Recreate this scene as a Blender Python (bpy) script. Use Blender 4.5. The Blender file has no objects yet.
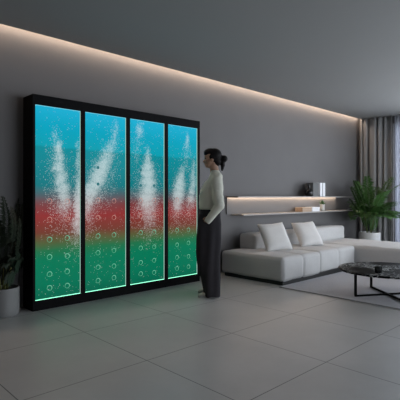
import bpy, bmesh, math, random
from mathutils import Vector, Matrix, noise as mnoise

sc = bpy.context.scene
C = sc.collection
PI = math.pi
random.seed(7)

# ------------------------------------------------------------------ camera
CAM_H, F = 1.11, 433.5
cam = bpy.data.cameras.new('camera')
cam.sensor_width = 36.0
cam.lens = F / 400 * 36.0
cam.shift_y = -3 / 400
cam.clip_start = 0.05
camo = bpy.data.objects.new('camera', cam)
camo.location = (0, 0, CAM_H)
camo.rotation_euler = (PI / 2, 0, -math.radians(43.6))
C.objects.link(camo)
sc.camera = camo

# ------------------------------------------------------------------ light
SKY = 7.2
w = bpy.data.worlds.new('dusk_sky')
sc.world = w
w.use_nodes = True
bg = w.node_tree.nodes['Background']
bg.inputs['Color'].default_value = (0.84, 0.91, 1.0, 1)
bg.inputs['Strength'].default_value = SKY

sc.view_settings.view_transform = 'Standard'
sc.view_settings.look = 'None'
sc.view_settings.gamma = 1
sc.view_settings.exposure = 0.0
sc.view_settings.use_curve_mapping = False

COVE, SHELF_LED, EDGE = 26.0, 22.0, 0.65

# room extents
XL, XR, YF, YB, H = -1.6, 8.9, -3.6, 4.39, 2.745
# windows: (on the right wall along Y, on the front wall along X, unseen and added for its light)
WR = (-1.6, 3.66)
WF = (3.2, 8.5)
WZ = (0.06, 2.6)


def portal(loc, rot, sx, sy):
    l = bpy.data.lights.new('window_portal', 'AREA')
    l.shape = 'RECTANGLE'
    l.size, l.size_y = sx, sy
    l.cycles.is_portal = True
    o = bpy.data.objects.new('window_portal', l)
    o.location, o.rotation_euler = loc, rot
    C.objects.link(o)


portal((XR + 0.13, sum(WR) / 2, sum(WZ) / 2), (0, PI / 2, 0), WZ[1] - WZ[0], WR[1] - WR[0])
portal((sum(WF) / 2, YF - 0.13, sum(WZ) / 2), (PI / 2, 0, 0), WF[1] - WF[0], WZ[1] - WZ[0])


# ------------------------------------------------------------------ helpers
def lin(c):
    c = c / 255
    return c / 12.92 if c <= 0.04045 else ((c + 0.055) / 1.055) ** 2.4


def rgb(r, g, b):
    return (lin(r), lin(g), lin(b), 1)


def mat(name, col, rough=0.6, metal=0.0, noise=0.0, nscale=20, bump=0.0, bscale=200, spec=0.5, sheen=0.0):
    m = bpy.data.materials.new(name)
    m.use_nodes = True
    nt = m.node_tree
    b = nt.nodes['Principled BSDF']
    b.inputs['Base Color'].default_value = col
    b.inputs['Roughness'].default_value = rough
    b.inputs['Metallic'].default_value = metal
    b.inputs['Specular IOR Level'].default_value = spec
    if sheen:
        b.inputs['Sheen Weight'].default_value = sheen
    tc = nt.nodes.new('ShaderNodeTexCoord')
    if noise:
        n = nt.nodes.new('ShaderNodeTexNoise')
        n.inputs['Scale'].default_value = nscale
        n.inputs['Detail'].default_value = 5
        nt.links.new(tc.outputs['Object'], n.inputs['Vector'])
        r = nt.nodes.new('ShaderNodeMapRange')
        r.inputs['To Min'].default_value = 1 - noise
        r.inputs['To Max'].default_value = 1 + noise
        nt.links.new(n.outputs['Fac'], r.inputs['Value'])
        v = nt.nodes.new('ShaderNodeVectorMath')
        v.operation = 'SCALE'
        v.inputs[0].default_value = col[:3]
        nt.links.new(r.outputs['Result'], v.inputs['Scale'])
        nt.links.new(v.outputs['Vector'], b.inputs['Base Color'])
    if bump:
        n2 = nt.nodes.new('ShaderNodeTexNoise')
        n2.inputs['Scale'].default_value = bscale
        n2.inputs['Detail'].default_value = 3
        nt.links.new(tc.outputs['Object'], n2.inputs['Vector'])
        bp = nt.nodes.new('ShaderNodeBump')
        bp.inputs['Strength'].default_value = bump
        bp.inputs['Distance'].default_value = 0.01
        nt.links.new(n2.outputs['Fac'], bp.inputs['Height'])
        nt.links.new(bp.outputs['Normal'], b.inputs['Normal'])
    return m


def emit(name, col, s):
    m = bpy.data.materials.new(name)
    m.use_nodes = True
    nt = m.node_tree
    nt.nodes.clear()
    o = nt.nodes.new('ShaderNodeOutputMaterial')
    e = nt.nodes.new('ShaderNodeEmission')
    e.inputs['Color'].default_value = col
    e.inputs['Strength'].default_value = s
    nt.links.new(e.outputs[0], o.inputs[0])
    return m


def link(name, me, m=None, parent=None, loc=None, rot=None):
    o = bpy.data.objects.new(name, me)
    C.objects.link(o)
    if m is not None and me is not None and not me.materials:
        me.materials.append(m)
    if parent is not None:
        o.parent = parent
    if loc is not None:
        o.location = loc
    if rot is not None:
        o.rotation_euler = rot
    return o


def obj(name, bm, m, parent=None, loc=None, rot=None, smooth=False):
    bmesh.ops.recalc_face_normals(bm, faces=bm.faces)
    me = bpy.data.meshes.new(name)
    bm.to_mesh(me)
    bm.free()
    if smooth:
        for p in me.polygons:
            p.use_smooth = True
    return link(name, me, m, parent, loc, rot)


def tag(o, label, cat, group=None):
    o['label'] = label
    o['category'] = cat
    if group:
        o['group'] = group
    return o


def thing(name, label, cat, loc=(0, 0, 0), rz=0, group=None):
    o = link(name, None, loc=loc, rot=(0, 0, rz))
    o.empty_display_size = 0.1
    return tag(o, label, cat, group)


def struct(name, bm, m, parent=None):
    o = obj(name, bm, m, parent)
    if parent is None:
        o['kind'] = 'structure'
    return o


def add_box(bm, a, b, bevel=0.0, seg=2):
    x0, y0, z0 = a
    x1, y1, z1 = b
    vs = [bm.verts.new(p) for p in ((x0, y0, z0), (x1, y0, z0), (x1, y1, z0), (x0, y1, z0),
                                    (x0, y0, z1), (x1, y0, z1), (x1, y1, z1), (x0, y1, z1))]
    fs = [bm.faces.new([vs[i] for i in q]) for q in
          ((3, 2, 1, 0), (4, 5, 6, 7), (0, 1, 5, 4), (1, 2, 6, 5), (2, 3, 7, 6), (3, 0, 4, 7))]
    if bevel:
        es = list({e for f in fs for e in f.edges})
        bmesh.ops.bevel(bm, geom=es, offset=bevel, segments=seg, affect='EDGES', profile=0.5)
    return bm


def box(a, b, bevel=0.0, seg=2):
    return add_box(bmesh.new(), a, b, bevel, seg)


def add_loft(bm, rings, cap=True):
    R = [[bm.verts.new(p) for p in r] for r in rings]
    n = len(R[0])
    for i in range(len(R) - 1):
        for j in range(n):
            bm.faces.new((R[i][j], R[i][(j + 1) % n], R[i + 1][(j + 1) % n], R[i + 1][j]))
    if cap:
        bm.faces.new(R[0][::-1])
        bm.faces.new(R[-1])
    return bm


def add_lathe(bm, prof, n=40, cap=True, c=(0, 0, 0)):
    return add_loft(bm, [[(c[0] + r * math.cos(2 * PI * j / n), c[1] + r * math.sin(2 * PI * j / n), c[2] + z)
                          for j in range(n)] for r, z in prof], cap)


def add_tube(bm, pts, rads, n=10, cap=True):
    pts = [Vector(p) for p in pts]
    rings = []
    ref = Vector((0.31, 0.17, 0.93)).normalized()
    for i, p in enumerate(pts):
        d = (pts[min(i + 1, len(pts) - 1)] - pts[max(i - 1, 0)]).normalized()
        u = d.cross(ref)
        if u.length < 1e-3:
            u = d.cross(Vector((1, 0, 0)))
        u.normalize()
        v = d.cross(u)
        r = rads[i] if isinstance(rads, (list, tuple)) else rads
        rings.append([p + (u * math.cos(2 * PI * k / n) + v * math.sin(2 * PI * k / n)) * r for k in range(n)])
    return add_loft(bm, rings, cap)


def add_ball(bm, c, r, n=20, m=12):
    """ellipsoid, r a 3-tuple"""
    g = bmesh.ops.create_uvsphere(bm, u_segments=n, v_segments=m, radius=1.0)
    for v in g['verts']:
        v.co = Vector((c[0] + v.co.x * r[0], c[1] + v.co.y * r[1], c[2] + v.co.z * r[2]))
    return bm


def add_limb(bm, pts, rads, n=16):
    """tapered limb with rounded ends at every joint (closed overlapping pieces, fused later)"""
    for p, r in zip(pts, rads):
        add_ball(bm, p, (r, r, r), 16, 10)
    for i in range(len(pts) - 1):
        add_tube(bm, [pts[i], pts[i + 1]], [rads[i], rads[i + 1]], n)
    return bm


def fuse(name, bm, m, parent, voxel=0.008, smooth=6, disp=None):
    """one continuous surface out of overlapping closed pieces"""
    bmesh.ops.recalc_face_normals(bm, faces=bm.faces)
    me = bpy.data.meshes.new(name + '_raw')
    bm.to_mesh(me)
    bm.free()
    o = bpy.data.objects.new(name + '_raw', me)
    C.objects.link(o)
    md = o.modifiers.new('r', 'REMESH')
    md.mode = 'VOXEL'
    md.voxel_size = voxel
    ms = o.modifiers.new('s', 'SMOOTH')
    ms.factor = 0.5
    ms.iterations = smooth
    dg = bpy.context.evaluated_depsgraph_get()
    me2 = bpy.data.meshes.new_from_object(o.evaluated_get(dg))
    me2.name = name
    bpy.data.objects.remove(o)
    bpy.data.meshes.remove(me)
    if disp:
        me2.update()
        nrm = [v.normal.copy() for v in me2.vertices]
        for v, nn in zip(me2.vertices, nrm):
            v.co += nn * disp(v.co)
    for p in me2.polygons:
        p.use_smooth = True
    me2.materials.clear()
    me2.materials.append(m)
    return link(name, me2, None, parent)


def soft_box(sx, sy, sz, r, n=18, bulge=(0, 0, 0), groove=None, wr=0.0, seed=0):
    """upholstered block: rounded edges, faces that swell, optional sewn groove across x. base at z=0"""
    bm = bmesh.new()
    g = bmesh.ops.create_cube(bm, size=2.0)
    bmesh.ops.subdivide_edges(bm, edges=bm.edges[:], cuts=n, use_grid_fill=True)
    hx, hy, hz = sx / 2, sy / 2, sz / 2
    for v in bm.verts:
        q = Vector((v.co.x, v.co.y, v.co.z))
        # push grid lines towards the edges so that the rounding is well sampled
        t = [math.copysign(1 - (1 - abs(c)) ** 1.6, c) for c in q]
        p = Vector((t[0] * hx, t[1] * hy, t[2] * hz))
        k = Vector((max(-hx + r, min(hx - r, p.x)), max(-hy + r, min(hy - r, p.y)), max(-hz + r, min(hz - r, p.z))))
        d = p - k
        if d.length > 1e-9:
            d.normalize()
        out = k + d * r
        f = [1 - abs(c) ** 2.5 for c in t]
        out.x += d.x * bulge[0] * f[1] * f[2]
        out.y += d.y * bulge[1] * f[0] * f[2]
        out.z += d.z * bulge[2] * f[0] * f[1]
        if groove:
            for gx in groove:
                e = math.exp(-((out.x - gx) / 0.016) ** 2) * 0.018
                out -= d * e
        if wr:
            out += d * wr * mnoise.noise(Vector((out.x * 5 + seed, out.y * 5, out.z * 7)))
        v.co = out + Vector((0, 0, hz))
    return bm


# pixel of the photograph -> point at plan depth Y (used only to set real distances)
FWD = Vector((0.6896, 0.7242, 0))
RGT = Vector((0.7242, -0.6896, 0))


def x_at(px, Y):
    t = (px - 200) / F
    return Y * (FWD.x + RGT.x * t) / (FWD.y + RGT.y * t)


# ------------------------------------------------------------------ node expression helper
class E:
    nt = None

    def __init__(s, x):
        s.x = x

    @staticmethod
    def op(o, *a, clamp=False):
        n = E.nt.nodes.new('ShaderNodeMath')
        n.operation = o
        n.use_clamp = clamp
        for i, k in enumerate(a):
            k = k.x if isinstance(k, E) else k
            if isinstance(k, (int, float)):
                n.inputs[i].default_value = k
            else:
                E.nt.links.new(k, n.inputs[i])
        return E(n.outputs[0])

    def __add__(s, o): return E.op('ADD', s, o)
    def __sub__(s, o): return E.op('SUBTRACT', s, o)
    def __mul__(s, o): return E.op('MULTIPLY', s, o)
    def __truediv__(s, o): return E.op('DIVIDE', s, o)
    __radd__ = __add__
    __rmul__ = __mul__


def smoothstep(a, b, x):
    n = E.nt.nodes.new('ShaderNodeMapRange')
    n.interpolation_type = 'SMOOTHSTEP'
    n.inputs['From Min'].default_value = a
    n.inputs['From Max'].default_value = b
    E.nt.links.new(x.x, n.inputs['Value'])
    return E(n.outputs['Result'])


def mix(fac, a, b):
    n = E.nt.nodes.new('ShaderNodeMix')
    n.data_type = 'RGBA'
    for sock, v in ((n.inputs['Factor'], fac), (n.inputs['A'], a), (n.inputs['B'], b)):
        pass
    f, A, B = n.inputs[0], n.inputs[6], n.inputs[7]
    for s_, v in ((f, fac), (A, a), (B, b)):
        v = v.x if isinstance(v, E) else v
        if isinstance(v, (tuple, float, int)):
            s_.default_value = v
        else:
            E.nt.links.new(v, s_)
    return E(n.outputs[2])


# ------------------------------------------------------------------ materials
M = {}
M['wall'] = mat('wall_paint', rgb(105, 103, 103), 0.75, noise=0.05, nscale=3, bump=0.05, bscale=60)
M['ceiling'] = mat('ceiling_paint', rgb(140, 140, 139), 0.85, noise=0.02, nscale=2)
M['panel'] = mat('shelf_backing', rgb(113, 111, 110), 0.7, noise=0.03, nscale=4)
M['shelf'] = mat('shelf_board', rgb(150, 145, 142), 0.5, noise=0.04, nscale=8)
M['black'] = mat('black_frame', (0.002, 0.002, 0.0025, 1), 0.6, spec=0.08)
M['metal'] = mat('black_steel', (0.002, 0.002, 0.0022, 1), 0.6, spec=0.05)
M['fabric'] = mat('pale_upholstery', rgb(190, 189, 188), 0.95, noise=0.05, nscale=30, bump=0.35, bscale=350, sheen=0.2, spec=0.2)
M['pillow'] = mat('pillow_linen', rgb(214, 212, 210), 0.95, noise=0.05, nscale=40, bump=0.3, bscale=300, sheen=0.2, spec=0.2)
M['plinth'] = mat('dark_plinth', (0.006, 0.006, 0.006, 1), 0.6)
M['curtain'] = mat('grey_curtain', rgb(150, 149, 149), 0.95, noise=0.06, nscale=40, spec=0.1)
M['pot'] = mat('white_ceramic', rgb(190, 190, 188), 0.5, noise=0.02, nscale=6)
M['pot_grey'] = mat('grey_ceramic', rgb(122, 122, 121), 0.5, noise=0.02, nscale=6)
M['soil'] = mat('soil', (0.012, 0.008, 0.005, 1), 0.95, noise=0.4, nscale=60, bump=0.6, bscale=80)
M['leaf'] = mat('palm_leaf', rgb(60, 96, 42), 0.5, noise=0.35, nscale=6, spec=0.4)
M['leafdark'] = mat('dark_palm_leaf', rgb(24, 32, 20), 0.55, noise=0.3, nscale=6, spec=0.3)
M['stem'] = mat('palm_stem', rgb(92, 96, 50), 0.6, noise=0.3, nscale=30)
M['skin'] = mat('skin', rgb(152, 118, 97), 0.5, noise=0.03, nscale=30)
M['hair'] = mat('black_hair', (0.006, 0.005, 0.005, 1), 0.55, noise=0.4, nscale=50, bump=0.4, bscale=90, spec=0.15)
M['sweater'] = mat('sage_knit', rgb(194, 194, 182), 0.95, noise=0.05, nscale=25, bump=0.4, bscale=160, spec=0.15)
M['trousers'] = mat('charcoal_wool', rgb(48, 46, 49), 0.95, noise=0.15, nscale=20, bump=0.2, bscale=250, spec=0.15)
M['shoe'] = mat('pale_leather', rgb(205, 205, 198), 0.55)
M['sole'] = mat('rubber_sole', rgb(170, 170, 166), 0.8)
M['white'] = mat('white_paper', rgb(225, 225, 228), 0.6)
M['tan'] = mat('tan_paper', rgb(176, 152, 130), 0.7, noise=0.05)
M['grey'] = mat('grey_linen_cover', rgb(104, 104, 104), 0.8)
M['eye'] = mat('eye_dark', (0.01, 0.008, 0.006, 1), 0.2)


def tile_mat():
    m = bpy.data.materials.new('large_stone_tile')
    m.use_nodes = True
    nt = E.nt = m.node_tree
    b = nt.nodes['Principled BSDF']
    tc = nt.nodes.new('ShaderNodeTexCoord')
    sep = nt.nodes.new('ShaderNodeSeparateXYZ')
    nt.links.new(tc.outputs['Object'], sep.inputs[0])
    x, y = E(sep.outputs[0]), E(sep.outputs[1])
    T, g = 0.855, 0.0028

    def d(c, off):
        f = E.op('FRACT', (c - off) / T)
        return E.op('MINIMUM', f, E.op('SUBTRACT', 1.0, f)) * T
    dist = E.op('MINIMUM', d(x, 1.768), d(y, 1.525))
    line = smoothstep(g * 1.5, g * 0.7, dist)
    line.x.node.inputs['From Min'].default_value = g * 0.7
    line.x.node.inputs['From Max'].default_value = g * 1.6
    n1 = nt.nodes.new('ShaderNodeTexNoise')
    n1.inputs['Scale'].default_value = 1.7
    n1.inputs['Detail'].default_value = 6
    n1.inputs['Roughness'].default_value = 0.6
    nt.links.new(tc.outputs['Object'], n1.inputs['Vector'])
    n2 = nt.nodes.new('ShaderNodeTexNoise')
    n2.inputs['Scale'].default_value = 22
    n2.inputs['Detail'].default_value = 4
    nt.links.new(tc.outputs['Object'], n2.inputs['Vector'])
    stone = mix(smoothstep(0.3, 0.7, E(n1.outputs['Fac'])), rgb(178, 178, 177), rgb(190, 189, 188))
    stone = mix(E(n2.outputs['Fac']) * 0.35, stone, rgb(170, 170, 170))
    col = mix(line, rgb(92, 92, 94), stone)
    nt.links.new(col.x, b.inputs['Base Color'])
    r = E(n1.outputs['Fac']) * 0.15 + 0.25
    nt.links.new(r.x, b.inputs['Roughness'])
    b.inputs['Specular IOR Level'].default_value = 0.5
    bp = nt.nodes.new('ShaderNodeBump')
    bp.inputs['Strength'].default_value = 0.4
    bp.inputs['Distance'].default_value = 0.002
    nt.links.new(line.x, bp.inputs['Height'])
    nt.links.new(bp.outputs['Normal'], b.inputs['Normal'])
    return m


def marble_mat():
    m = bpy.data.materials.new('black_marble')
    m.use_nodes = True
    nt = E.nt = m.node_tree
    b = nt.nodes['Principled BSDF']
    tc = nt.nodes.new('ShaderNodeTexCoord')
    n = nt.nodes.new('ShaderNodeTexNoise')
    n.inputs['Scale'].default_value = 9
    n.inputs['Detail'].default_value = 8
    n.inputs['Distortion'].default_value = 1.6
    nt.links.new(tc.outputs['Object'], n.inputs['Vector'])
    v = E.op('ABSOLUTE', E(n.outputs['Fac']) - 0.5)
    vein = smoothstep(0.0, 0.04, v)
    n2 = nt.nodes.new('ShaderNodeTexNoise')
    n2.inputs['Scale'].default_value = 3
    nt.links.new(tc.outputs['Object'], n2.inputs['Vector'])
    amt = smoothstep(0.38, 0.55, E(n2.outputs['Fac']))
    k = E.op('SUBTRACT', 1.0, vein) * amt
    col = mix(k, rgb(12, 12, 13), rgb(215, 218, 218))
    nt.links.new(col.x, b.inputs['Base Color'])
    b.inputs['Roughness'].default_value = 0.45
    b.inputs['Specular IOR Level'].default_value = 0.06
    return m


def rug_mat():
    m = mat('grey_rug', rgb(184, 183, 187), 1.0, noise=0.12, nscale=60, bump=0.8, bscale=220, spec=0.05)
    return m


# water screen: layers of coloured water, white plumes of fine bubbles
def water_mat(name, blobs, seed):
    m = bpy.data.materials.new(name)
    m.use_nodes = True
    nt = E.nt = m.node_tree
    b = nt.nodes['Principled BSDF']
    uv = nt.nodes.new('ShaderNodeTexCoord')
    sep = nt.nodes.new('ShaderNodeSeparateXYZ')
    nt.links.new(uv.outputs['Object'], sep.inputs[0])
    u, v = E(sep.outputs[0]), E(sep.outputs[2])     # metres on the panel

    mp = nt.nodes.new('ShaderNodeMapping')
    mp.inputs['Location'].default_value = (seed * 3.1, seed * 1.7, seed)
    nt.links.new(uv.outputs['Object'], mp.inputs['Vector'])

    def ns(scale, detail=4, rough=0.55):
        n = nt.nodes.new('ShaderNodeTexNoise')
        n.inputs['Scale'].default_value = scale
        n.inputs['Detail'].default_value = detail
        n.inputs['Roughness'].default_value = rough
        nt.links.new(mp.outputs[0], n.inputs['Vector'])
        return E(n.outputs['Fac']) - 0.5
    nl, nm, nf = ns(3), ns(9, 5), ns(45, 3)
    # base colour layers over height (fraction of the panel)
    HH = 1.91
    hv = v / HH + nl * 0.02 + nm * 0.02
    cr = nt.nodes.new('ShaderNodeValToRGB')
    stops = [(0.0, (0, 100, 74)), (0.08, (0, 114, 84)), (0.20, (0, 118, 84)), (0.25, (30, 112, 72)), (0.295, (82, 92, 54)),
             (0.345, (112, 56, 42)), (0.43, (140, 42, 42)), (0.49, (118, 60, 62)), (0.54, (74, 92, 100)),
             (0.59, (6, 116, 124)), (0.70, (0, 130, 140)), (0.785, (0, 138, 150)), (0.797, (0, 156, 174)),
             (0.90, (0, 162, 190)), (1.0, (26, 174, 210))]
    e = cr.color_ramp.elements
    e[0].position, e[0].color = stops[0][0], rgb(*stops[0][1])
    e[1].position, e[1].color = stops[-1][0], rgb(*stops[-1][1])
    for p, c in stops[1:-1]:
        k = e.new(p)
        k.color = rgb(*c)
    nt.links.new(hv.x, cr.inputs['Fac'])
    base = E(cr.outputs['Color'])
    # plumes
    uw, vw = u + nm * 0.10 + nf * 0.03, v + nl * 0.1 + nm * 0.08
    field = halo = None
    def gauss(cu, cv, su, sv, amp, k):
        du = (uw - (cu - 0.5) * WP) * (1 / (su * WP))
        dv = (vw - cv * HH) * (1 / (sv * HH))
        return E.op('EXPONENT', (du * du + dv * dv) * -k) * amp
    for path in blobs:
        for p, q in zip(path, path[1:]):
            n = max(1, round((p[1] - q[1]) / 0.045))
            for i in range(n + (q is path[-1])):
                c = [a_ + (b_ - a_) * i / n for a_, b_ in zip(p, q)]
                g = gauss(c[0], c[1], c[2] * 1.45, 0.06, c[3], 1.0)
                field = g if field is None else E.op('MAXIMUM', field, g)
            h = gauss((p[0] + q[0]) / 2, (p[1] + q[1]) / 2 - 0.05, p[2] + q[2] + 0.10, 0.12, (p[3] + q[3]) * 0.29, 1.0)
            halo = h if halo is None else E.op('MAXIMUM', halo, h)
    grain = ns(130, 2)
    cloud = smoothstep(0.32, 1.15, E.op('MAXIMUM', field, halo * 0.9) + nf * 0.7 + nm * 0.4 + grain * 0.9)
    # fine bubbles: the denser the plume the more cells carry one
    speck = None
    for sca, rad, gain, add in ((115, 0.34, 0.85, 0.02), (60, 0.25, 0.4, 0.008)):
        vo = nt.nodes.new('ShaderNodeTexVoronoi')
        vo.voronoi_dimensions = '2D'
        vo.inputs['Scale'].default_value = sca
        cx = nt.nodes.new('ShaderNodeCombineXYZ')
        nt.links.new((u + seed).x, cx.inputs[0])
        nt.links.new(v.x, cx.inputs[1])
        nt.links.new(cx.outputs[0], vo.inputs['Vector'])
        sp = nt.nodes.new('ShaderNodeSeparateColor')
        nt.links.new(vo.outputs['Color'], sp.inputs[0])
        on = E.op('LESS_THAN', E(sp.outputs[0]), E.op('MAXIMUM', E.op('MAXIMUM', field, halo) - 0.13, 0.0) * gain + add)
        dot = E.op('LESS_THAN', E(vo.outputs['Distance']), rad)
        s_ = on * dot
        speck = s_ if speck is None else E.op('MAXIMUM', speck, s_)
    # the foam takes a little of the colour behind it
    foam = mix(0.58, base, rgb(225, 238, 240))
    col = mix(cloud * 0.92, base, foam)
    col = mix(speck * 0.55, col, mix(0.75, base, rgb(230, 240, 238)))
    nt.links.new(col.x, b.inputs['Emission Color'])
    b.inputs['Emission Strength'].default_value = 1.0
    b.inputs['Base Color'].default_value = (0.01, 0.012, 0.012, 1)
    b.inputs['Roughness'].default_value = 0.15
    b.inputs['Specular IOR Level'].default_value = 0.02
    return m


# ------------------------------------------------------------------ the room
T = 0.14
GAP = 0.13                                             # cove slot between ceiling and back wall
struct('floor', box((XL - T, YF - T, -0.12), (XR + T, YB + T, 0)), tile_mat())
struct('ceiling', add_box(box((XL - T, YF - T, H), (XR + T, YB - GAP, H + 0.12)),
                          (XL - T, YB - GAP - 0.02, H + 0.26), (XR + T, YB + T, H + 0.36)), M['ceiling'])
struct('wall_back', box((XL - T, YB, 0), (XR + T, YB + T, H + 0.26)), M['wall'])
struct('wall_left', box((XL - T, YF - T, 0), (XL, YB, H)), M['wall'])
bm = box((XR, YF - T, 0), (XR + T, WR[0], H))
add_box(bm, (XR, WR[1], 0), (XR + T, YB, H + 0.26))
add_box(bm, (XR, WR[0], 0), (XR + T, WR[1], WZ[0]))
add_box(bm, (XR, WR[0], WZ[1]), (XR + T, WR[1], H))
struct('wall_right', bm, M['wall'])
bm = box((XL, YF - T, 0), (WF[0], YF, H))
add_box(bm, (WF[1], YF - T, 0), (XR, YF, H))
add_box(bm, (WF[0], YF - T, 0), (WF[1], YF, WZ[0]))
add_box(bm, (WF[0], YF - T, WZ[1]), (WF[1], YF, H))
struct('wall_front', bm, M['wall'])
# upstand of the ceiling edge that hides the strip in the cove
struct('trim_1', box((XL, YB - GAP - 0.02, H + 0.12), (XR, YB - GAP, H + 0.26)), M['ceiling'])
# warm strip lying in the cove, shining down the wall
struct('cove_light_strip', box((XL + 0.02, YB - 0.075, H + 0.060), (XR - 0.06, YB - 0.050, H + 0.075)),
       emit('cove_glow', rgb(255, 226, 200), COVE))

glass = bpy.data.materials.new('window_glass')
glass.use_nodes = True
nt = glass.node_tree
nt.nodes.clear()
go = nt.nodes.new('ShaderNodeOutputMaterial')
tr = nt.nodes.new('ShaderNodeBsdfTransparent')
gl = nt.nodes.new('ShaderNodeBsdfGlossy')
gl.inputs['Roughness'].default_value = 0.02
mx = nt.nodes.new('ShaderNodeMixShader')
mx.inputs[0].default_value = 0.06
nt.links.new(tr.outputs[0], mx.inputs[1])
nt.links.new(gl.outputs[0], mx.inputs[2])
nt.links.new(mx.outputs[0], go.inputs[0])


def window(name, axis, a, b, plane):
    bm = bmesh.new()
    s = 0.05

    def bar(p0, p1, z0, z1):
        if axis == 'y':
            add_box(bm, (plane + 0.04, p0, z0), (plane + 0.10, p1, z1))
        else:
            add_box(bm, (p0, plane - 0.10, z0), (p1, plane - 0.04, z1))
    bar(a, b, WZ[0], WZ[0] + s)
    bar(a, b, WZ[1] - s, WZ[1])
    k = 4
    for i in range(k + 1):
        c = a + (b - a) * i / k
        c0 = max(a, c - s / 2) if i < k else b - s
        c0 = a if i == 0 else c0
        bar(c0, c0 + s, WZ[0] + s, WZ[1] - s)
    wo = struct(name, bm, M['metal'])
    for i in range(k):
        c0, c1 = a + (b - a) * i / k + s * 0.6, a + (b - a) * (i + 1) / k - s * 0.6
        if axis == 'y':
            p = box((plane + 0.066, c0, WZ[0] + s), (plane + 0.074, c1, WZ[1] - s))
        else:
            p = box((c0, plane - 0.074, WZ[0] + s), (c1, plane - 0.066, WZ[1] - s))
        obj('pane', p, glass, wo)


window('window_1', 'y', WR[0], WR[1], XR)
window('added_window', 'x', WF[0], WF[1], YF)  # unseen window added behind the camera to light the room

# ------------------------------------------------------------------ rug
rb = box((4.37, 0.6, 0.0), (6.43, 3.185, 0.012), 0.004)
rug = obj('area_rug', rb, rug_mat())
tag(rug, 'large flat grey rug on the floor under the round table and sofa', 'rug')

# ------------------------------------------------------------------ water display
FX0, FX1, FY, FD, FH = 1.72, 3.95, 4.15, 0.235, 2.11
G0, G1 = 0.10, 2.01                                     # glass bottom and top
pan = [(x_at(a, FY), x_at(b, FY)) for a, b in ((35.3, 80.8), (85.3, 126.3), (130.2, 164.7), (168.2, 197.6))]
wd = thing('water_display', 'tall black framed light wall of four glowing turquoise, red and green bubble panels', 'light wall',
           ((FX0 + FX1) / 2, FY, 0))
OX = (FX0 + FX1) / 2
REC = 0.016
bm = box((FX0 - OX, REC + 0.02, 0), (FX1 - OX, FD, FH))
edges = [FX0] + [p for q in pan for p in q] + [FX1]
for i in range(0, len(edges), 2):
    add_box(bm, (edges[i] - OX, 0, 0), (edges[i + 1] - OX, REC + 0.02, FH))
for a, b in pan:
    add_box(bm, (a - OX, 0, 0), (b - OX, REC + 0.02, G0))
    add_box(bm, (a - OX, 0, G1), (b - OX, REC + 0.02, FH))
obj('frame', bm, M['black'], wd)

WP = 0.47
# plumes as paths: (u, v, half width, strength)
PL = [
    [[(.42, .84, .05, .6), (.50, .78, .09, .95), (.52, .68, .12, .95), (.60, .58, .15, 1.0), (.64, .50, .17, .85), (.62, .40, .20, .4)],
     [(.97, .80, .06, .5), (.96, .60, .08, .85), (.95, .48, .10, 1.1), (.93, .36, .12, .8), (.85, .26, .12, .35)]],
    [[(.76, .93, .06, .6), (.68, .85, .09, .65), (.55, .77, .13, .8), (.42, .70, .17, 1.0), (.30, .63, .17, 1.1), (.14, .56, .15, 1.1),
      (.06, .47, .13, .8), (.08, .36, .14, .4)]],
    [[(.28, .93, .10, .7), (.22, .88, .07, .45), (.20, .75, .08, .4)],
     [(.50, .80, .06, .7), (.52, .72, .13, 1.0), (.52, .62, .20, 1.15), (.50, .53, .24, 1.05), (.52, .45, .26, .8), (.60, .36, .22, .55),
      (.62, .27, .20, .35)]],
    [[(.68, .92, .06, .7), (.64, .85, .09, .5), (.62, .75, .10, .45)],
     [(.50, .70, .08, .7), (.42, .63, .14, 1.0), (.36, .55, .17, 1.05), (.34, .47, .15, .8), (.36, .38, .20, .4)],
     [(.88, .74, .06, .6), (.85, .62, .12, .85), (.78, .52, .16, .85), (.75, .42, .20, .4)]],
]
ringm = emit('bubble_rim', rgb(110, 190, 155), 1.0)
ringr = emit('bubble_rim_in_red_water', rgb(206, 150, 140), 0.9)
dotm = emit('bubble_in_foam', rgb(60, 130, 138), 0.8)
stripm = emit('edge_glow', rgb(200, 250, 232), EDGE)
stripb = emit('edge_glow_green', (0.30, 1.0, 0.64, 1), 1.9)
stript = emit('edge_glow_blue', rgb(120, 215, 240), 0.9)


def ring_mesh(name, R, r, m):
    bm = bmesh.new()
    n, k = 24, 6
    rings = []
    for i in range(n):
        a = 2 * PI * i / n
        rr = r * (0.75 + 0.35 * math.cos(a - 0.8))       # the rim thickens to one side
        rings.append([bm.verts.new(((R + rr * math.cos(2 * PI * j / k)) * math.cos(a), rr * math.sin(2 * PI * j / k) * 0.6,
                                    (R + rr * math.cos(2 * PI * j / k)) * math.sin(a))) for j in range(k)])
    for i in range(n):
        for j in range(k):
            bm.faces.new((rings[i][j], rings[i][(j + 1) % k], rings[(i + 1) % n][(j + 1) % k], rings[(i + 1) % n][j]))
    bmesh.ops.recalc_face_normals(bm, faces=bm.faces)
    me = bpy.data.meshes.new(name)
    bm.to_mesh(me)
    bm.free()
    me.materials.append(m)
    return me


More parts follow.
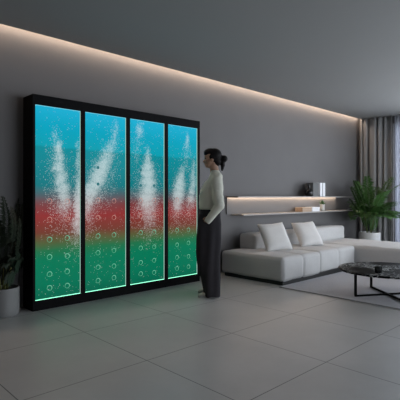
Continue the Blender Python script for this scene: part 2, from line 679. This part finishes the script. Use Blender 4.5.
rg = ring_mesh('bubble_ring', 0.025, 0.0034, ringm)
rr_ = ring_mesh('bubble_ring_red', 0.025, 0.0030, ringr)
bm = bmesh.new()
add_ball(bm, (0, 0, 0), (0.017, 0.005, 0.017), 16, 8)
dotme = bpy.data.meshes.new('bubble_dot')
bm.to_mesh(dotme)
bm.free()
dotme.materials.append(dotm)
rowz = [0.205, 0.345, 0.510, 0.690, 0.885, 1.07, 1.25, 1.43]
for i, (a, b) in enumerate(pan):
    wdt = b - a
    WP = wdt
    c = (a + b) / 2
    bm = box((-wdt / 2, 0, 0), (wdt / 2, 0.02, G1 - G0))
    p = obj('water_panel', bm, water_mat('coloured_water', PL[i], 2.3 * i + 1.1), wd, (c - OX, REC, G0))
    # glowing edges on the reveal of the frame: right, left, bottom, top
    s = 0.004
    hh = G1 - G0
    obj('light_strip', box((wdt / 2 - 0.002, -REC + 0.007, 0.0), (wdt / 2, 0, hh)), stripm, p)
    obj('light_strip', box((-wdt / 2 + s, -REC + 0.004, 0), (wdt / 2 - s, 0, 0.0042)), stripb, p)
    obj('light_strip', box((-wdt / 2 + s, -REC + 0.004, hh - s), (wdt / 2 - s, 0, hh)), stript, p)
    for col in (0.31, 0.70):
        for k, z in enumerate(rowz):
            if k >= 6 and (i in (0, 3)):
                continue
            if k == 7 and col > 0.5:
                continue
            me = rg if k < 4 else (rr_ if k < 6 else dotme)
            link('bubble_ring' if k < 6 else 'bubble', me, None, p, ((col - 0.5) * wdt, -0.003, z - G0 + random.uniform(-0.006, 0.006)))

# ------------------------------------------------------------------ shelves on the wall
SX0, SX1, SXL = 4.70, 7.88, 8.15
SY = 4.14
struct('trim_3', box((SX0 + 0.01, YB - 0.02, 0.853), (SX1, YB, 1.10)), M['panel'])
up = thing('wall_shelf', 'upper long grey wall shelf with a warm light strip underneath', 'shelf', ((SX0 + SX1) / 2, YB, 1.10), group='long wall shelves')
ox = (SX0 + SX1) / 2
obj('board', add_box(box((SX0 - ox, SY - YB, 0), (SXL - ox, -0.07, 0.022), 0.002), (SX0 - ox, -0.0705, 0.017), (SXL - ox, 0, 0.022)), M['shelf'], up)
obj('end_cap', box((SX0 - ox, -0.07, 0), (SX0 + 0.02 - ox, 0, 0.017)), M['shelf'], up)
obj('end_cap', box((SX1 - ox, -0.07, 0), (SXL - ox, 0, 0.017)), M['shelf'], up)
obj('light_strip', box((SX0 + 0.03 - ox, -0.055, 0.010), (SX1 - 0.01 - ox, -0.030, 0.0165)), emit('shelf_glow', rgb(255, 226, 198), SHELF_LED), up)
lo = thing('wall_shelf', 'lower long grey wall shelf below the warm light strip, above the sofa', 'shelf', (ox, YB, 0.833), group='long wall shelves')
bm = bmesh.new()
x0, x1 = SX0 + 0.12 - ox, SXL - ox
prof = [(SY - YB, 0), (0, -0.0), (0, 0.02), (SY - YB, 0.02)]
obj('board', box((x0, SY - YB, 0), (x1, 0, 0.02), 0.002), M['shelf'], lo)
SHZ = 1.122
LSZ = 0.853

# upper shelf: vase, books
def shx(px, y=4.24):
    return x_at(px, y)


vx = shx(308.8, 4.2)
v = thing('vase', 'round black vase with a narrow neck on the upper shelf', 'vase', (vx, 4.2, SHZ))
bm = add_lathe(bmesh.new(), [(0.03, 0), (0.055, 0.012), (0.075, 0.05), (0.068, 0.095), (0.035, 0.125), (0.02, 0.15), (0.02, 0.19), (0.026, 0.20),
                             (0.018, 0.198), (0.014, 0.15)], 28)
obj('body', bm, mat('black_glaze', (0.006, 0.006, 0.007, 1), 0.25), v, smooth=True)


def book(px0, px1, h, cover, label, y=4.24, dpt=0.15, grp='books on the upper shelf'):
    xa, xb = shx(px0, y - dpt / 2), shx(px1, y - dpt / 2)
    t = thing('book', label, 'book', ((xa + xb) / 2, y, SHZ), group=grp)
    w2 = (xb - xa) / 2
    bm = box((-w2, -dpt / 2, 0), (-w2 + 0.004, dpt / 2, h))
    add_box(bm, (w2 - 0.004, -dpt / 2, 0), (w2, dpt / 2, h))
    add_box(bm, (-w2, -dpt / 2 - 0.004, 0), (w2, -dpt / 2, h))
    obj('cover', bm, cover, t)
    obj('pages', box((-w2 + 0.004, -dpt / 2, 0.004), (w2 - 0.004, dpt / 2 - 0.006, h - 0.006)), M['white'], t)
    return t


book(313.0, 318.9, 0.24, M['grey'], 'thick grey book standing upright on the upper shelf beside the black vase')
book(319.8, 322.0, 0.245, M['white'], 'white book standing between the grey book and another white book')
book(322.7, 325.0, 0.245, M['white'], 'white book at the right end of the upright row on the upper shelf')

# lower shelf: two lying boxes and a small plant
def lbox(px0, px1, h, m, label, y0, y1):
    xa, xb = shx(px0, y0), shx(px1, y0)
    t = thing('storage_box', label, 'box', ((xa + xb) / 2, (y0 + y1) / 2, LSZ), group='boxes on the lower shelf')
    w2, d2 = (xb - xa) / 2, (y1 - y0) / 2
    obj('body', box((-w2 + 0.002, -d2 + 0.002, 0), (w2 - 0.002, d2 - 0.002, h * 0.62), 0.002), m, t)
    obj('lid', box((-w2, -d2, h * 0.62 + 0.001), (w2, d2, h), 0.003), m, t)


lbox(302.6, 311.9, 0.075, M['tan'], 'low tan box with a lid on the lower shelf', 4.17, 4.32)
lbox(312.4, 319.9, 0.078, M['white'], 'low white box beside the tan box on the lower shelf', 4.17, 4.32)
px_ = shx(322.3, 4.26)
sp = thing('potted_succulent', 'tiny green succulent in a white pot on the lower shelf', 'plant', (px_, 4.26, LSZ))
obj('pot', add_lathe(bmesh.new(), [(0.034, 0), (0.042, 0.01), (0.043, 0.125), (0.038, 0.125), (0.036, 0.11)], 24), M['pot'], sp, smooth=False)
bm = bmesh.new()
for k in range(26):
    a, e = random.uniform(0, 2 * PI), random.uniform(0.3, 1.4)
    L = random.uniform(0.05, 0.105)
    d = Vector((math.cos(a) * math.cos(e), math.sin(a) * math.cos(e), math.sin(e)))
    b0 = Vector((0, 0, 0.108))
    s_ = d.cross(Vector((0, 0, 1))).normalized() * 0.016
    up_ = s_.cross(d).normalized() * 0.007
    q = [b0, b0 + d * L * 0.6 + s_, b0 + d * L, b0 + d * L * 0.6 - s_, b0 + d * L * 0.6 + up_, b0 + d * L * 0.6 - up_]
    V = [bm.verts.new(p) for p in q]
    for t_ in ((0, 1, 4), (1, 2, 4), (2, 3, 4), (3, 0, 4), (1, 0, 5), (2, 1, 5), (3, 2, 5), (0, 3, 5)):
        bm.faces.new([V[x] for x in t_])
obj('leaves', bm, M['leaf'], sp)

# ------------------------------------------------------------------ sofa
sofa = thing('sectional_sofa', 'low off-white modular corner sofa with chaise against the wall below the shelves', 'sofa', (5.9, 3.75, 0))
SO = Vector((5.9, 3.75, 0))
ST = 0.35


def part_box(name, a, b, r, bulge, m, groove=None, wr=0.006, seed=0, n=22):
    sx, sy, sz = b[0] - a[0], b[1] - a[1], b[2] - a[2]
    bm = soft_box(sx, sy, sz, r, n, bulge, groove, wr, seed)
    return obj(name, bm, m, sofa, Vector(((a[0] + b[0]) / 2, (a[1] + b[1]) / 2, a[2])) - SO, smooth=True)


part_box('seat_module', (4.465, 3.19, 0.04), (5.363, 4.26, ST), 0.05, (0.008, 0.01, 0.012), M['fabric'], (0.0,), seed=1, n=72)
part_box('seat_module', (5.392, 3.23, 0.04), (6.43, 4.26, ST), 0.05, (0.004, 0.01, 0.012), M['fabric'], (0.0,), seed=4, n=72)
part_box('chaise', (6.445, 1.75, 0.04), (7.50, 4.27, ST), 0.055, (0.006, 0.01, 0.014), M['fabric'], None, seed=8, n=30)
part_box('backrest', (4.86, 3.97, ST - 0.02), (6.22, 4.27, 0.575), 0.045, (0.004, 0.012, 0.004), M['fabric'], None, seed=11)
part_box('backrest', (6.24, 3.95, ST - 0.02), (7.46, 4.27, 0.585), 0.05, (0.004, 0.012, 0.004), M['fabric'], None, seed=14)
bm = box((4.485, 3.21, 0.0), (6.4, 4.2, 0.06))
add_box(bm, (6.48, 1.80, 0.0), (7.42, 4.2, 0.06))
bmesh.ops.translate(bm, verts=bm.verts, vec=-SO)
obj('base', bm, M['plinth'], sofa)


def pillow(label, base, lean, yaw, roll, s):
    bm = bmesh.new()
    n = 22
    top, bot = {}, {}
    for i in range(n + 1):
        for j in range(n + 1):
            u, v = 2 * i / n - 1, 2 * j / n - 1
            t = ((1 - u ** 4) * (1 - v ** 4)) ** 0.55
            pin = 1 - 0.07 * (1 - abs(u)) * abs(v) ** 2
            pin2 = 1 - 0.07 * (1 - abs(v)) * abs(u) ** 2
            x, z = u * s / 2 * pin2, v * s / 2 * pin
            th = 0.075 * t + 0.004 * mnoise.noise(Vector((x * 9, z * 9, yaw * 5))) * t
            top[i, j] = bm.verts.new((x, -th, z))
            bot[i, j] = bm.verts.new((x, th * 0.9, z)) if 0 < i < n and 0 < j < n else top[i, j]
    for i in range(n):
        for j in range(n):
            bm.faces.new((top[i, j], top[i + 1, j], top[i + 1, j + 1], top[i, j + 1]))
            q = [bot[i, j + 1], bot[i + 1, j + 1], bot[i + 1, j], bot[i, j]]
            if len(set(q)) == 4 and not all(k in top.values() for k in q):
                try:
                    bm.faces.new(q)
                except ValueError:
                    pass
    bmesh.ops.rotate(bm, verts=bm.verts, cent=(0, 0, 0), matrix=Matrix.Rotation(roll, 3, 'Y'))
    bmesh.ops.translate(bm, verts=bm.verts, vec=(0, 0, s / 2 * (abs(math.cos(roll)) + abs(math.sin(roll)))))
    bmesh.ops.rotate(bm, verts=bm.verts, cent=(0, 0, 0), matrix=Matrix.Rotation(-lean, 3, 'X'))
    o = obj('throw_pillow', bm, M['pillow'], None, base, (0, 0, yaw), smooth=True)
    tag(o, label, 'pillow', 'throw pillows on the sofa')


pillow('off-white square throw pillow leaning on the sofa back, nearer the standing woman', (4.97, 3.61, ST - 0.002), 0.55, -0.36, -0.06, 0.435)
pillow('off-white square throw pillow leaning on the sofa back, nearer the chaise', (5.83, 3.62, ST - 0.002), 0.60, -0.34, -0.05, 0.43)

# ------------------------------------------------------------------ coffee table
TC = (4.88, 2.07, 0.012)
ct = thing('coffee_table', 'low round coffee table with black marble top and crossed black steel legs', 'table', TC)
TZ = 0.293
bm = add_lathe(bmesh.new(), [(0.50, TZ - 0.026), (0.524, TZ - 0.022), (0.53, TZ - 0.012), (0.528, TZ - 0.003), (0.52, TZ)], 72)
obj('table_top', bm, marble_mat(), ct)
for base_a, nm in ((math.atan2(0.22, -0.36), 'a'), (math.atan2(0.29, 0.24), 'b')):
    d = Vector((math.cos(base_a), math.sin(base_a), 0))
    n_ = Vector((-d.y, d.x, 0)) * 0.011
    R = 0.40
    z0 = 0.0 if nm == 'a' else 0.0
    for sgn in (-1, 1):
        c = d * R * sgn
        bm = bmesh.new()
        q = [c + n_ + d * 0.011, c - n_ + d * 0.011, c - n_ - d * 0.011, c + n_ - d * 0.011]
        add_loft(bm, [[p + Vector((0, 0, 0.018)) for p in q], [p + Vector((0, 0, TZ - 0.026)) for p in q]])
        obj('leg', bm, M['metal'], ct)
    bm = bmesh.new()
    RR = R + 0.009
    q = [d * RR + n_, -d * RR + n_, -d * RR - n_, d * RR - n_]
    add_loft(bm, [[p + Vector((0, 0, 0.0)) for p in q], [p + Vector((0, 0, 0.018)) for p in q]])
    obj('floor_bar', bm, M['metal'], ct)
bw = thing('candle_holder', 'small black candle cup near the edge of the round marble table', 'candle holder', (4.53, 2.02, TC[2] + TZ))
obj('cup', add_lathe(bmesh.new(), [(0.03, 0), (0.036, 0.006), (0.038, 0.068), (0.034, 0.068), (0.032, 0.03)], 28),
    mat('black_glass', (0.004, 0.004, 0.004, 1), 0.08), bw, smooth=False)
obj('candle', add_lathe(bmesh.new(), [(0.030, 0.03), (0.030, 0.05)], 24), M['white'], bw)

# ------------------------------------------------------------------ curtains
def curtain(name, label, y0, y1, x, amp, period, m, z0=0.015, z1=H - 0.005, seed=0, cat='curtain'):
    bm = bmesh.new()
    n = int((y1 - y0) / 0.008)
    rnd = random.Random(seed)
    ph = [rnd.uniform(-0.5, 0.5) for _ in range(200)]
    nz = 14
    grid = []
    for i in range(n + 1):
        y = y0 + (y1 - y0) * i / n
        k = (y - y0) / period
        w_ = k + 0.22 * math.sin(k * 2.1 + seed) + 0.12 * math.sin(k * 5.3)
        f = math.cos(2 * PI * w_)
        f = 1 - 2 * abs((1 - f) / 2) ** 2.2                 # broad fronts, tight valleys
        f = -f
        row = []
        for j in range(nz + 1):
            t = j / nz
            a = amp * (0.85 + 0.25 * (1 - t)) * (1 + 0.25 * math.sin(k * 1.7 + seed))
            row.append(bm.verts.new((x + a * f + 0.006 * math.sin(k * 3.1 + t * 4), y, z0 + (z1 - z0) * t)))
        grid.append(row)
    for i in range(n):
        for j in range(nz):
            bm.faces.new((grid[i][j], grid[i + 1][j], grid[i + 1][j + 1], grid[i][j + 1]))
    o = obj(name, bm, m, smooth=True)
    md = o.modifiers.new('cloth_thickness', 'SOLIDIFY')
    md.thickness = 0.004
    tag(o, label, cat)
    return o


curtain('curtain', 'heavy grey floor-length curtain in deep folds behind the tall palm', 3.62, 4.31, 8.78, 0.045, 0.135, M['curtain'], seed=3)
sheer = bpy.data.materials.new('sheer_voile')
sheer.use_nodes = True
nt = sheer.node_tree
nt.nodes.clear()
o_ = nt.nodes.new('ShaderNodeOutputMaterial')
tl = nt.nodes.new('ShaderNodeBsdfTranslucent')
tl.inputs['Color'].default_value = rgb(196, 198, 206)
df = nt.nodes.new('ShaderNodeBsdfDiffuse')
df.inputs['Color'].default_value = rgb(196, 198, 206)
mx = nt.nodes.new('ShaderNodeMixShader')
mx.inputs[0].default_value = 0.5
nt.links.new(tl.outputs[0], mx.inputs[1])
nt.links.new(df.outputs[0], mx.inputs[2])
nt.links.new(mx.outputs[0], o_.inputs[0])
curtain('sheer_curtain', 'pale sheer curtain at the right edge lit by the window', 2.75, 3.605, 8.84, 0.02, 0.10, sheer, seed=9)

# ------------------------------------------------------------------ palms
def frond(az, el, L, droop, seed, leafw=0.014, leafL=0.24, nleaf=26, start=0.28):
    rnd = random.Random(seed)
    bm = bmesh.new()
    h = Vector((math.cos(az), math.sin(az), 0))
    side = Vector((-math.sin(az), math.cos(az), 0))
    pts, n = [], 16
    p = Vector((0, 0, 0)) + h * rnd.uniform(0.0, 0.04)
    a = el
    for i in range(n + 1):
        pts.append(p.copy())
        p = p + (h * math.cos(a) + Vector((0, 0, 1)) * math.sin(a)) * (L / n)
        a -= droop / n * (0.5 + 1.3 * i / n)
    add_tube(bm, pts, [0.006 * (1 - 0.8 * i / n) + 0.0008 for i in range(n + 1)], 5)
    for k in range(nleaf):
        t = start + (1 - start) * (k + 0.5) / nleaf
        fi = t * n
        i0 = min(int(fi), n - 1)
        q = pts[i0].lerp(pts[i0 + 1], fi - i0)
        d = (pts[i0 + 1] - pts[i0]).normalized()
        ll = leafL * (0.45 + 0.75 * math.sin(PI * min(1, (t - start) / (1 - start) * 0.85 + 0.12)))
        for s_ in (-1, 1):
            out = (d * rnd.uniform(0.65, 0.9) + side * s_ * rnd.uniform(0.7, 0.95) + Vector((0, 0, 0.12))).normalized()
            l_ = ll * rnd.uniform(0.85, 1.1)
            nrm = out.cross(d).normalized()
            wv = nrm.cross(out).normalized() * leafw
            m1 = q + out * l_ * 0.45 + Vector((0, 0, -0.03 * l_))
            tip = q + out * l_ + Vector((0, 0, -0.35 * l_ * rnd.uniform(0.6, 1.4)))
            vs = [bm.verts.new(x) for x in (q, m1 + wv, tip, m1 - wv, m1 + nrm * 0.002)]
            for f in ((0, 1, 4), (1, 2, 4), (2, 3, 4), (3, 0, 4)):
                bm.faces.new([vs[x] for x in f])
    me = bpy.data.meshes.new('frond')
    bm.to_mesh(me)
    bm.free()
    return me


def bend(c, lim):
    # leaves that meet a wall or the frame fold back along it
    s0 = lim * 0.45
    if (c - s0) * (1 if lim > 0 else -1) <= 0:
        return c
    k = lim - s0
    return s0 + k * (1 - math.exp(-(c - s0) / k))


def palm(label, loc, pr, ph, top, spread, leafm, seed, nf=26, xlim=9, ylim=9, lowest=0.5, rlim=None, potm='pot'):
    t = thing('potted_palm', label, 'plant', loc)
    rnd = random.Random(seed)
    bm = add_lathe(bmesh.new(), [(pr * 0.90, 0), (pr * 0.97, 0.012), (pr, 0.05), (pr, ph - 0.008), (pr * 0.985, ph), (pr * 0.93, ph),
                                 (pr * 0.92, ph - 0.03), (pr * 0.92, ph - 0.06)], 56)
    obj('pot', bm, M[potm], t, smooth=False)
    obj('soil', add_lathe(bmesh.new(), [(pr * 0.915, ph - 0.055), (pr * 0.9, ph - 0.045), (pr * 0.4, ph - 0.035)], 32), M['soil'], t)
    hgt = top - ph
    for k in range(5):
        a = 2 * PI * k / 5 + rnd.uniform(-0.3, 0.3)
        r = pr * rnd.uniform(0.1, 0.3)
        b0 = Vector((r * math.cos(a), r * math.sin(a), ph - 0.045))
        b1 = b0 + Vector((0.06 * math.cos(a), 0.06 * math.sin(a), hgt * rnd.uniform(0.28, 0.4)))
        obj('stem', add_tube(bmesh.new(), [b0, b0.lerp(b1, 0.5), b1], [0.011, 0.010, 0.007], 8), M['stem'], t, smooth=True)
    for k in range(nf):
        u = (k + 0.5) / nf
        az = k * 2.39996 + rnd.uniform(-0.25, 0.25)
        el = 1.45 - 0.80 * u ** 1.15 + rnd.uniform(-0.08, 0.08)
        L = (hgt * 0.92 if u < 0.25 else spread * 1.55) * rnd.uniform(0.85, 1.1)
        me = frond(az, el, L, 0.55 + 1.15 * u, seed * 100 + k, leafL=spread * 0.40, start=0.38)
        me.materials.append(leafm)
        z = ph - 0.04 + hgt * (0.05 + 0.2 * rnd.random())
        ox_, oy_ = 0.05 * math.cos(az), 0.05 * math.sin(az)
        for v_ in me.vertices:
            v_.co.x = bend(v_.co.x + ox_, xlim) - ox_
            v_.co.y = bend(v_.co.y + oy_, ylim) - oy_
            cl_ = (v_.co.x + ox_) * RGT.x + (v_.co.y + oy_) * RGT.y
            v_.co += RGT * (bend(cl_, -0.47) - cl_)
            if rlim:
                c_ = (v_.co.x + ox_) * RGT.x + (v_.co.y + oy_) * RGT.y
                v_.co += RGT * (bend(c_, rlim) - c_)
            zz = v_.co.z + z
            if zz < lowest and math.hypot(v_.co.x + ox_, v_.co.y + oy_) > pr * 0.7:
                v_.co.z = lowest - (lowest - zz) * 0.45 - z
        link('frond', me, None, t, (ox_, oy_, z))
    return t


palm('tall green palm in a white round pot in front of the grey curtain', (8.18, 3.82, 0), 0.197, 0.43, 1.49, 0.43, M['leaf'], 5, nf=46, xlim=0.47, ylim=0.52, lowest=0.80)
palm('dark palm in a grey pot at the left picture edge beside the black frame', (1.47, 4.235, 0), 0.145, 0.262, 1.13, 0.30, M['leafdark'], 12, nf=46, xlim=0.225, ylim=0.14, lowest=0.36, rlim=0.19, potm='pot_grey')

# ------------------------------------------------------------------ the woman
def P(a, l, z):            # forward, to her left, up
    return Vector((-l, a, z))


def ring(zc, f, b, hw, l=0.0, n=28, tilt=0.0, sq=2.3):
    c, hd = (f + b) / 2, (f - b) / 2
    out = []
    for j in range(n):
        t = 2 * PI * j / n
        ct_, st_ = math.cos(t), math.sin(t)
        ct_ = math.copysign(abs(ct_) ** (2 / sq), ct_)
        st_ = math.copysign(abs(st_) ** (2 / sq), st_)
        out.append(P(c + hd * ct_, l + hw * st_, zc + tilt * ct_))
    return out


def ell(bm, a, l, z, ra, rl, rz):
    add_ball(bm, P(a, l, z), (rl, ra, rz), 24, 16)


bm = bmesh.new()
# head
ell(bm, -0.028, 0, 1.560, 0.090, 0.073, 0.086)       # skull
ell(bm, 0.004, 0, 1.510, 0.056, 0.058, 0.076)        # face
ell(bm, 0.012, 0, 1.465, 0.042, 0.044, 0.038)        # jaw
ell(bm, 0.036, 0, 1.447, 0.017, 0.020, 0.016)        # chin
ell(bm, 0.048, 0, 1.556, 0.016, 0.045, 0.014)        # brow
ell(bm, 0.052, 0, 1.475, 0.013, 0.020, 0.008)        # lips
ell(bm, 0.050, 0, 1.463, 0.012, 0.018, 0.007)
for s in (-1, 1):
    ell(bm, 0.034, 0.032 * s, 1.502, 0.020, 0.020, 0.020)   # cheeks
    ell(bm, -0.024, 0.073 * s, 1.515, 0.017, 0.008, 0.030)  # ears
    ell(bm, 0.058, 0.010 * s, 1.492, 0.010, 0.008, 0.007)   # nostrils
add_tube(bm, [P(0.046, 0, 1.552), P(0.060, 0, 1.520), P(0.073, 0, 1.497)], [0.007, 0.009, 0.010], 10)
ell(bm, 0.069, 0, 1.495, 0.011, 0.011, 0.009)
# neck and trunk
add_tube(bm, [P(-0.066, 0, 1.33), P(-0.050, 0, 1.40), P(-0.035, 0, 1.49)], [0.056, 0.050, 0.050], 20)
add_loft(bm, [ring(1.36, -0.02, -0.11, 0.06), ring(1.32, 0.0, -0.13, 0.13), ring(1.25, 0.035, -0.135, 0.165), ring(1.12, 0.08, -0.125, 0.15),
              ring(1.0, 0.07, -0.115, 0.145), ring(0.9, 0.08, -0.11, 0.155), ring(0.82, 0.07, -0.105, 0.15)])
ARM = {}
for s in (1, -1):
    sh, el_, wr_ = P(-0.06, 0.165 * s, 1.285), P(-0.095, 0.215 * s, 1.005), P(0.000, 0.200 * s, 0.878)
    ARM[s] = (sh, el_, wr_)
    add_limb(bm, [sh, sh.lerp(el_, 0.5), el_, el_.lerp(wr_, 0.35), wr_], [0.050, 0.042, 0.036, 0.036, 0.024])
    hip, kn, an = P(-0.005, 0.085 * s, 0.86), P(0.005, 0.10 * s, 0.48), P(-0.06, 0.105 * s, 0.09)
    add_limb(bm, [hip, kn, an], [0.078, 0.052, 0.036])
    add_limb(bm, [an, P(-0.075, 0.105 * s, 0.045), P(0.06, 0.108 * s, 0.04)], [0.034, 0.03, 0.024])
    # hand: palm and five separate fingers slipping towards the pocket
    d = (P(0.52, -0.50 * s, -0.72)).normalized()
    acr = P(0.66, 0.0, 0.6).normalized()             # across the knuckles
    palm0, palm1 = wr_, wr_ + d * 0.085
    for k in (-1, -0.33, 0.33, 1):
        add_limb(bm, [palm0 + acr * 0.010 * k, palm1 + acr * 0.026 * k], [0.017, 0.0125], 10)
    inn = P(0, -1.0 * s, 0)
    for k, fl in ((1.0, 0.062), (0.33, 0.072), (-0.33, 0.068), (-1.0, 0.052)):
        b0 = palm1 + acr * 0.027 * k
        b1 = b0 + (d + inn * 0.25).normalized() * fl * 0.5
        b2 = b1 + (d + inn * 0.8).normalized() * fl * 0.32
        b3 = b2 + (d + inn * 1.4).normalized() * fl * 0.25
        add_limb(bm, [b0, b1, b2, b3], [0.0105, 0.0095, 0.0088, 0.0075], 10)
    t0 = palm0 + d * 0.02 + acr * 0.016
    t1 = t0 + (d * 0.7 + acr * 0.75).normalized() * 0.036
    t2 = t1 + (d + acr * 0.25 + inn * 0.2).normalized() * 0.030
    add_limb(bm, [t0, t1, t2], [0.014, 0.011, 0.009], 10)

person = fuse('person', bm, M['skin'], None, 0.0055, 3)
person.location = (3.415 * 1.016, 3.426 * 1.016, 0)
person.scale = (1.008, 1.008, 1.008)
person.rotation_euler = (0, 0, math.radians(46.4))
tag(person, 'woman standing in profile before the glowing panels, light sweater, dark wide trousers, hand at pocket', 'person')
for s in (1, -1):
    bm = bmesh.new()
    ell(bm, 0.0475, 0.028 * s, 1.533, 0.011, 0.013, 0.0075)
    obj('eye', bm, M['eye'], person, smooth=True)

# hair: cap, nape, bun and short tail
bm = bmesh.new()
ell(bm, -0.050, 0, 1.563, 0.086, 0.083, 0.088)
ell(bm, -0.010, 0, 1.603, 0.079, 0.076, 0.047)
ell(bm, 0.040, 0.018, 1.592, 0.030, 0.048, 0.030)
ell(bm, -0.080, 0, 1.500, 0.044, 0.062, 0.056)
ell(bm, -0.032, 0.062, 1.548, 0.042, 0.022, 0.036)
ell(bm, -0.032, -0.062, 1.548, 0.042, 0.022, 0.036)
add_tube(bm, [P(-0.10, 0, 1.545), P(-0.14, 0, 1.532)], [0.026, 0.020], 12)
ell(bm, -0.158, 0, 1.532, 0.043, 0.042, 0.040)
add_limb(bm, [P(-0.142, 0, 1.515), P(-0.146, 0, 1.46), P(-0.138, 0, 1.405)], [0.028, 0.026, 0.014], 12)
fuse('hair', bm, M['hair'], person, 0.006, 4,
     lambda p: 0.0018 * mnoise.noise(Vector((p.x * 60, p.y * 25, p.z * 25))))

# sweater
bm = bmesh.new()
rings = [ring(0.962, 0.112, -0.125, 0.180), ring(0.975, 0.124, -0.136, 0.190), ring(1.05, 0.120, -0.143, 0.188), ring(1.12, 0.121, -0.148, 0.183),
         ring(1.20, 0.099, -0.150, 0.183), ring(1.26, 0.063, -0.147, 0.180), ring(1.305, 0.020, -0.140, 0.158),
         ring(1.337, 0.008, -0.142, 0.140), ring(1.362, -0.002, -0.130, 0.095), ring(1.382, -0.008, -0.114, 0.062), ring(1.402, -0.008, -0.102, 0.054)]
add_loft(bm, rings)
for s in (1, -1):
    sh, el_, wr_ = ARM[s]
    cuff = el_.lerp(wr_, 1.42)
    add_limb(bm, [sh + P(-0.01, -0.01 * s, -0.005), sh.lerp(el_, 0.5), el_ + P(-0.005, 0, 0), el_.lerp(wr_, 0.55)],
             [0.066, 0.060, 0.052, 0.046])
    add_tube(bm, [el_.lerp(wr_, 0.5), cuff], [0.047, 0.036], 18)


def knit(p):
    w_ = mnoise.noise(Vector((p.x * 9, p.y * 9, p.z * 16 + p.y * 14))) * 0.005
    return w_ + 0.002 * mnoise.noise(Vector((p.x * 30, p.y * 30, p.z * 45)))


fuse('sweater', bm, M['sweater'], person, 0.007, 5, knit)

# trousers
bm = bmesh.new()
add_loft(bm, [ring(0.80, 0.11, -0.115, 0.16), ring(0.86, 0.135, -0.124, 0.178), ring(0.93, 0.118, -0.120, 0.176), ring(1.0, 0.10, -0.112, 0.160)])
for s in (1, -1):
    add_loft(bm, [ring(z, f, b, hw, l * s, sq=2.2) for z, f, b, hw, l in (
        (0.012, 0.066, -0.118, 0.098, 0.105), (0.10, 0.076, -0.117, 0.096, 0.105), (0.22, 0.100, -0.114, 0.094, 0.103),
        (0.35, 0.134, -0.108, 0.093, 0.100), (0.50, 0.154, -0.108, 0.094, 0.097), (0.65, 0.154, -0.116, 0.097, 0.092),
        (0.80, 0.146, -0.124, 0.096, 0.086), (0.92, 0.126, -0.112, 0.085, 0.080))])


def folds(p):
    k = min(1, max(0, (0.95 - p.z) / 0.3))
    a = math.atan2(p.y, abs(p.x) - 0.1)
    return k * (0.006 * math.sin(a * 5 + p.z * 3) + 0.006 * mnoise.noise(Vector((p.x * 14, p.y * 14, p.z * 4))))


fuse('trousers', bm, M['trousers'], person, 0.008, 4, folds)

for s in (1, -1):
    l = 0.107 * s
    bm = bmesh.new()
    secs = [(-0.106, 0.022, 0.05), (-0.09, 0.034, 0.075), (-0.05, 0.036, 0.085), (0.0, 0.039, 0.078), (0.05, 0.043, 0.060),
            (0.09, 0.042, 0.050), (0.115, 0.034, 0.042), (0.13, 0.018, 0.032)]
    rings = []
    for a_, hw, hh in secs:
        rr = []
        for j in range(16):
            t = 2 * PI * j / 16
            zz = 0.018 + (hh - 0.018) * 0.5 * (1 + math.sin(t))
            taper = 1 - 0.35 * max(0, math.sin(t))
            rr.append(P(a_, l + hw * taper * math.cos(t), zz))
        rings.append(rr)
    add_loft(bm, rings)
    sh_ = obj('shoe', bm, M['shoe'], person, smooth=True)
    bm = bmesh.new()
    out = [(-0.110, 0.018), (-0.095, 0.036), (-0.05, 0.037), (0.0, 0.041), (0.05, 0.046), (0.09, 0.045), (0.117, 0.037), (0.134, 0.018)]
    loop = [(a_, hw) for a_, hw in out] + [(a_, -hw) for a_, hw in out[::-1]]
    add_loft(bm, [[P(a_, l + q, z_) for a_, q in loop] for z_ in (0.0, 0.022)])
    obj('sole', bm, M['sole'], sh_)
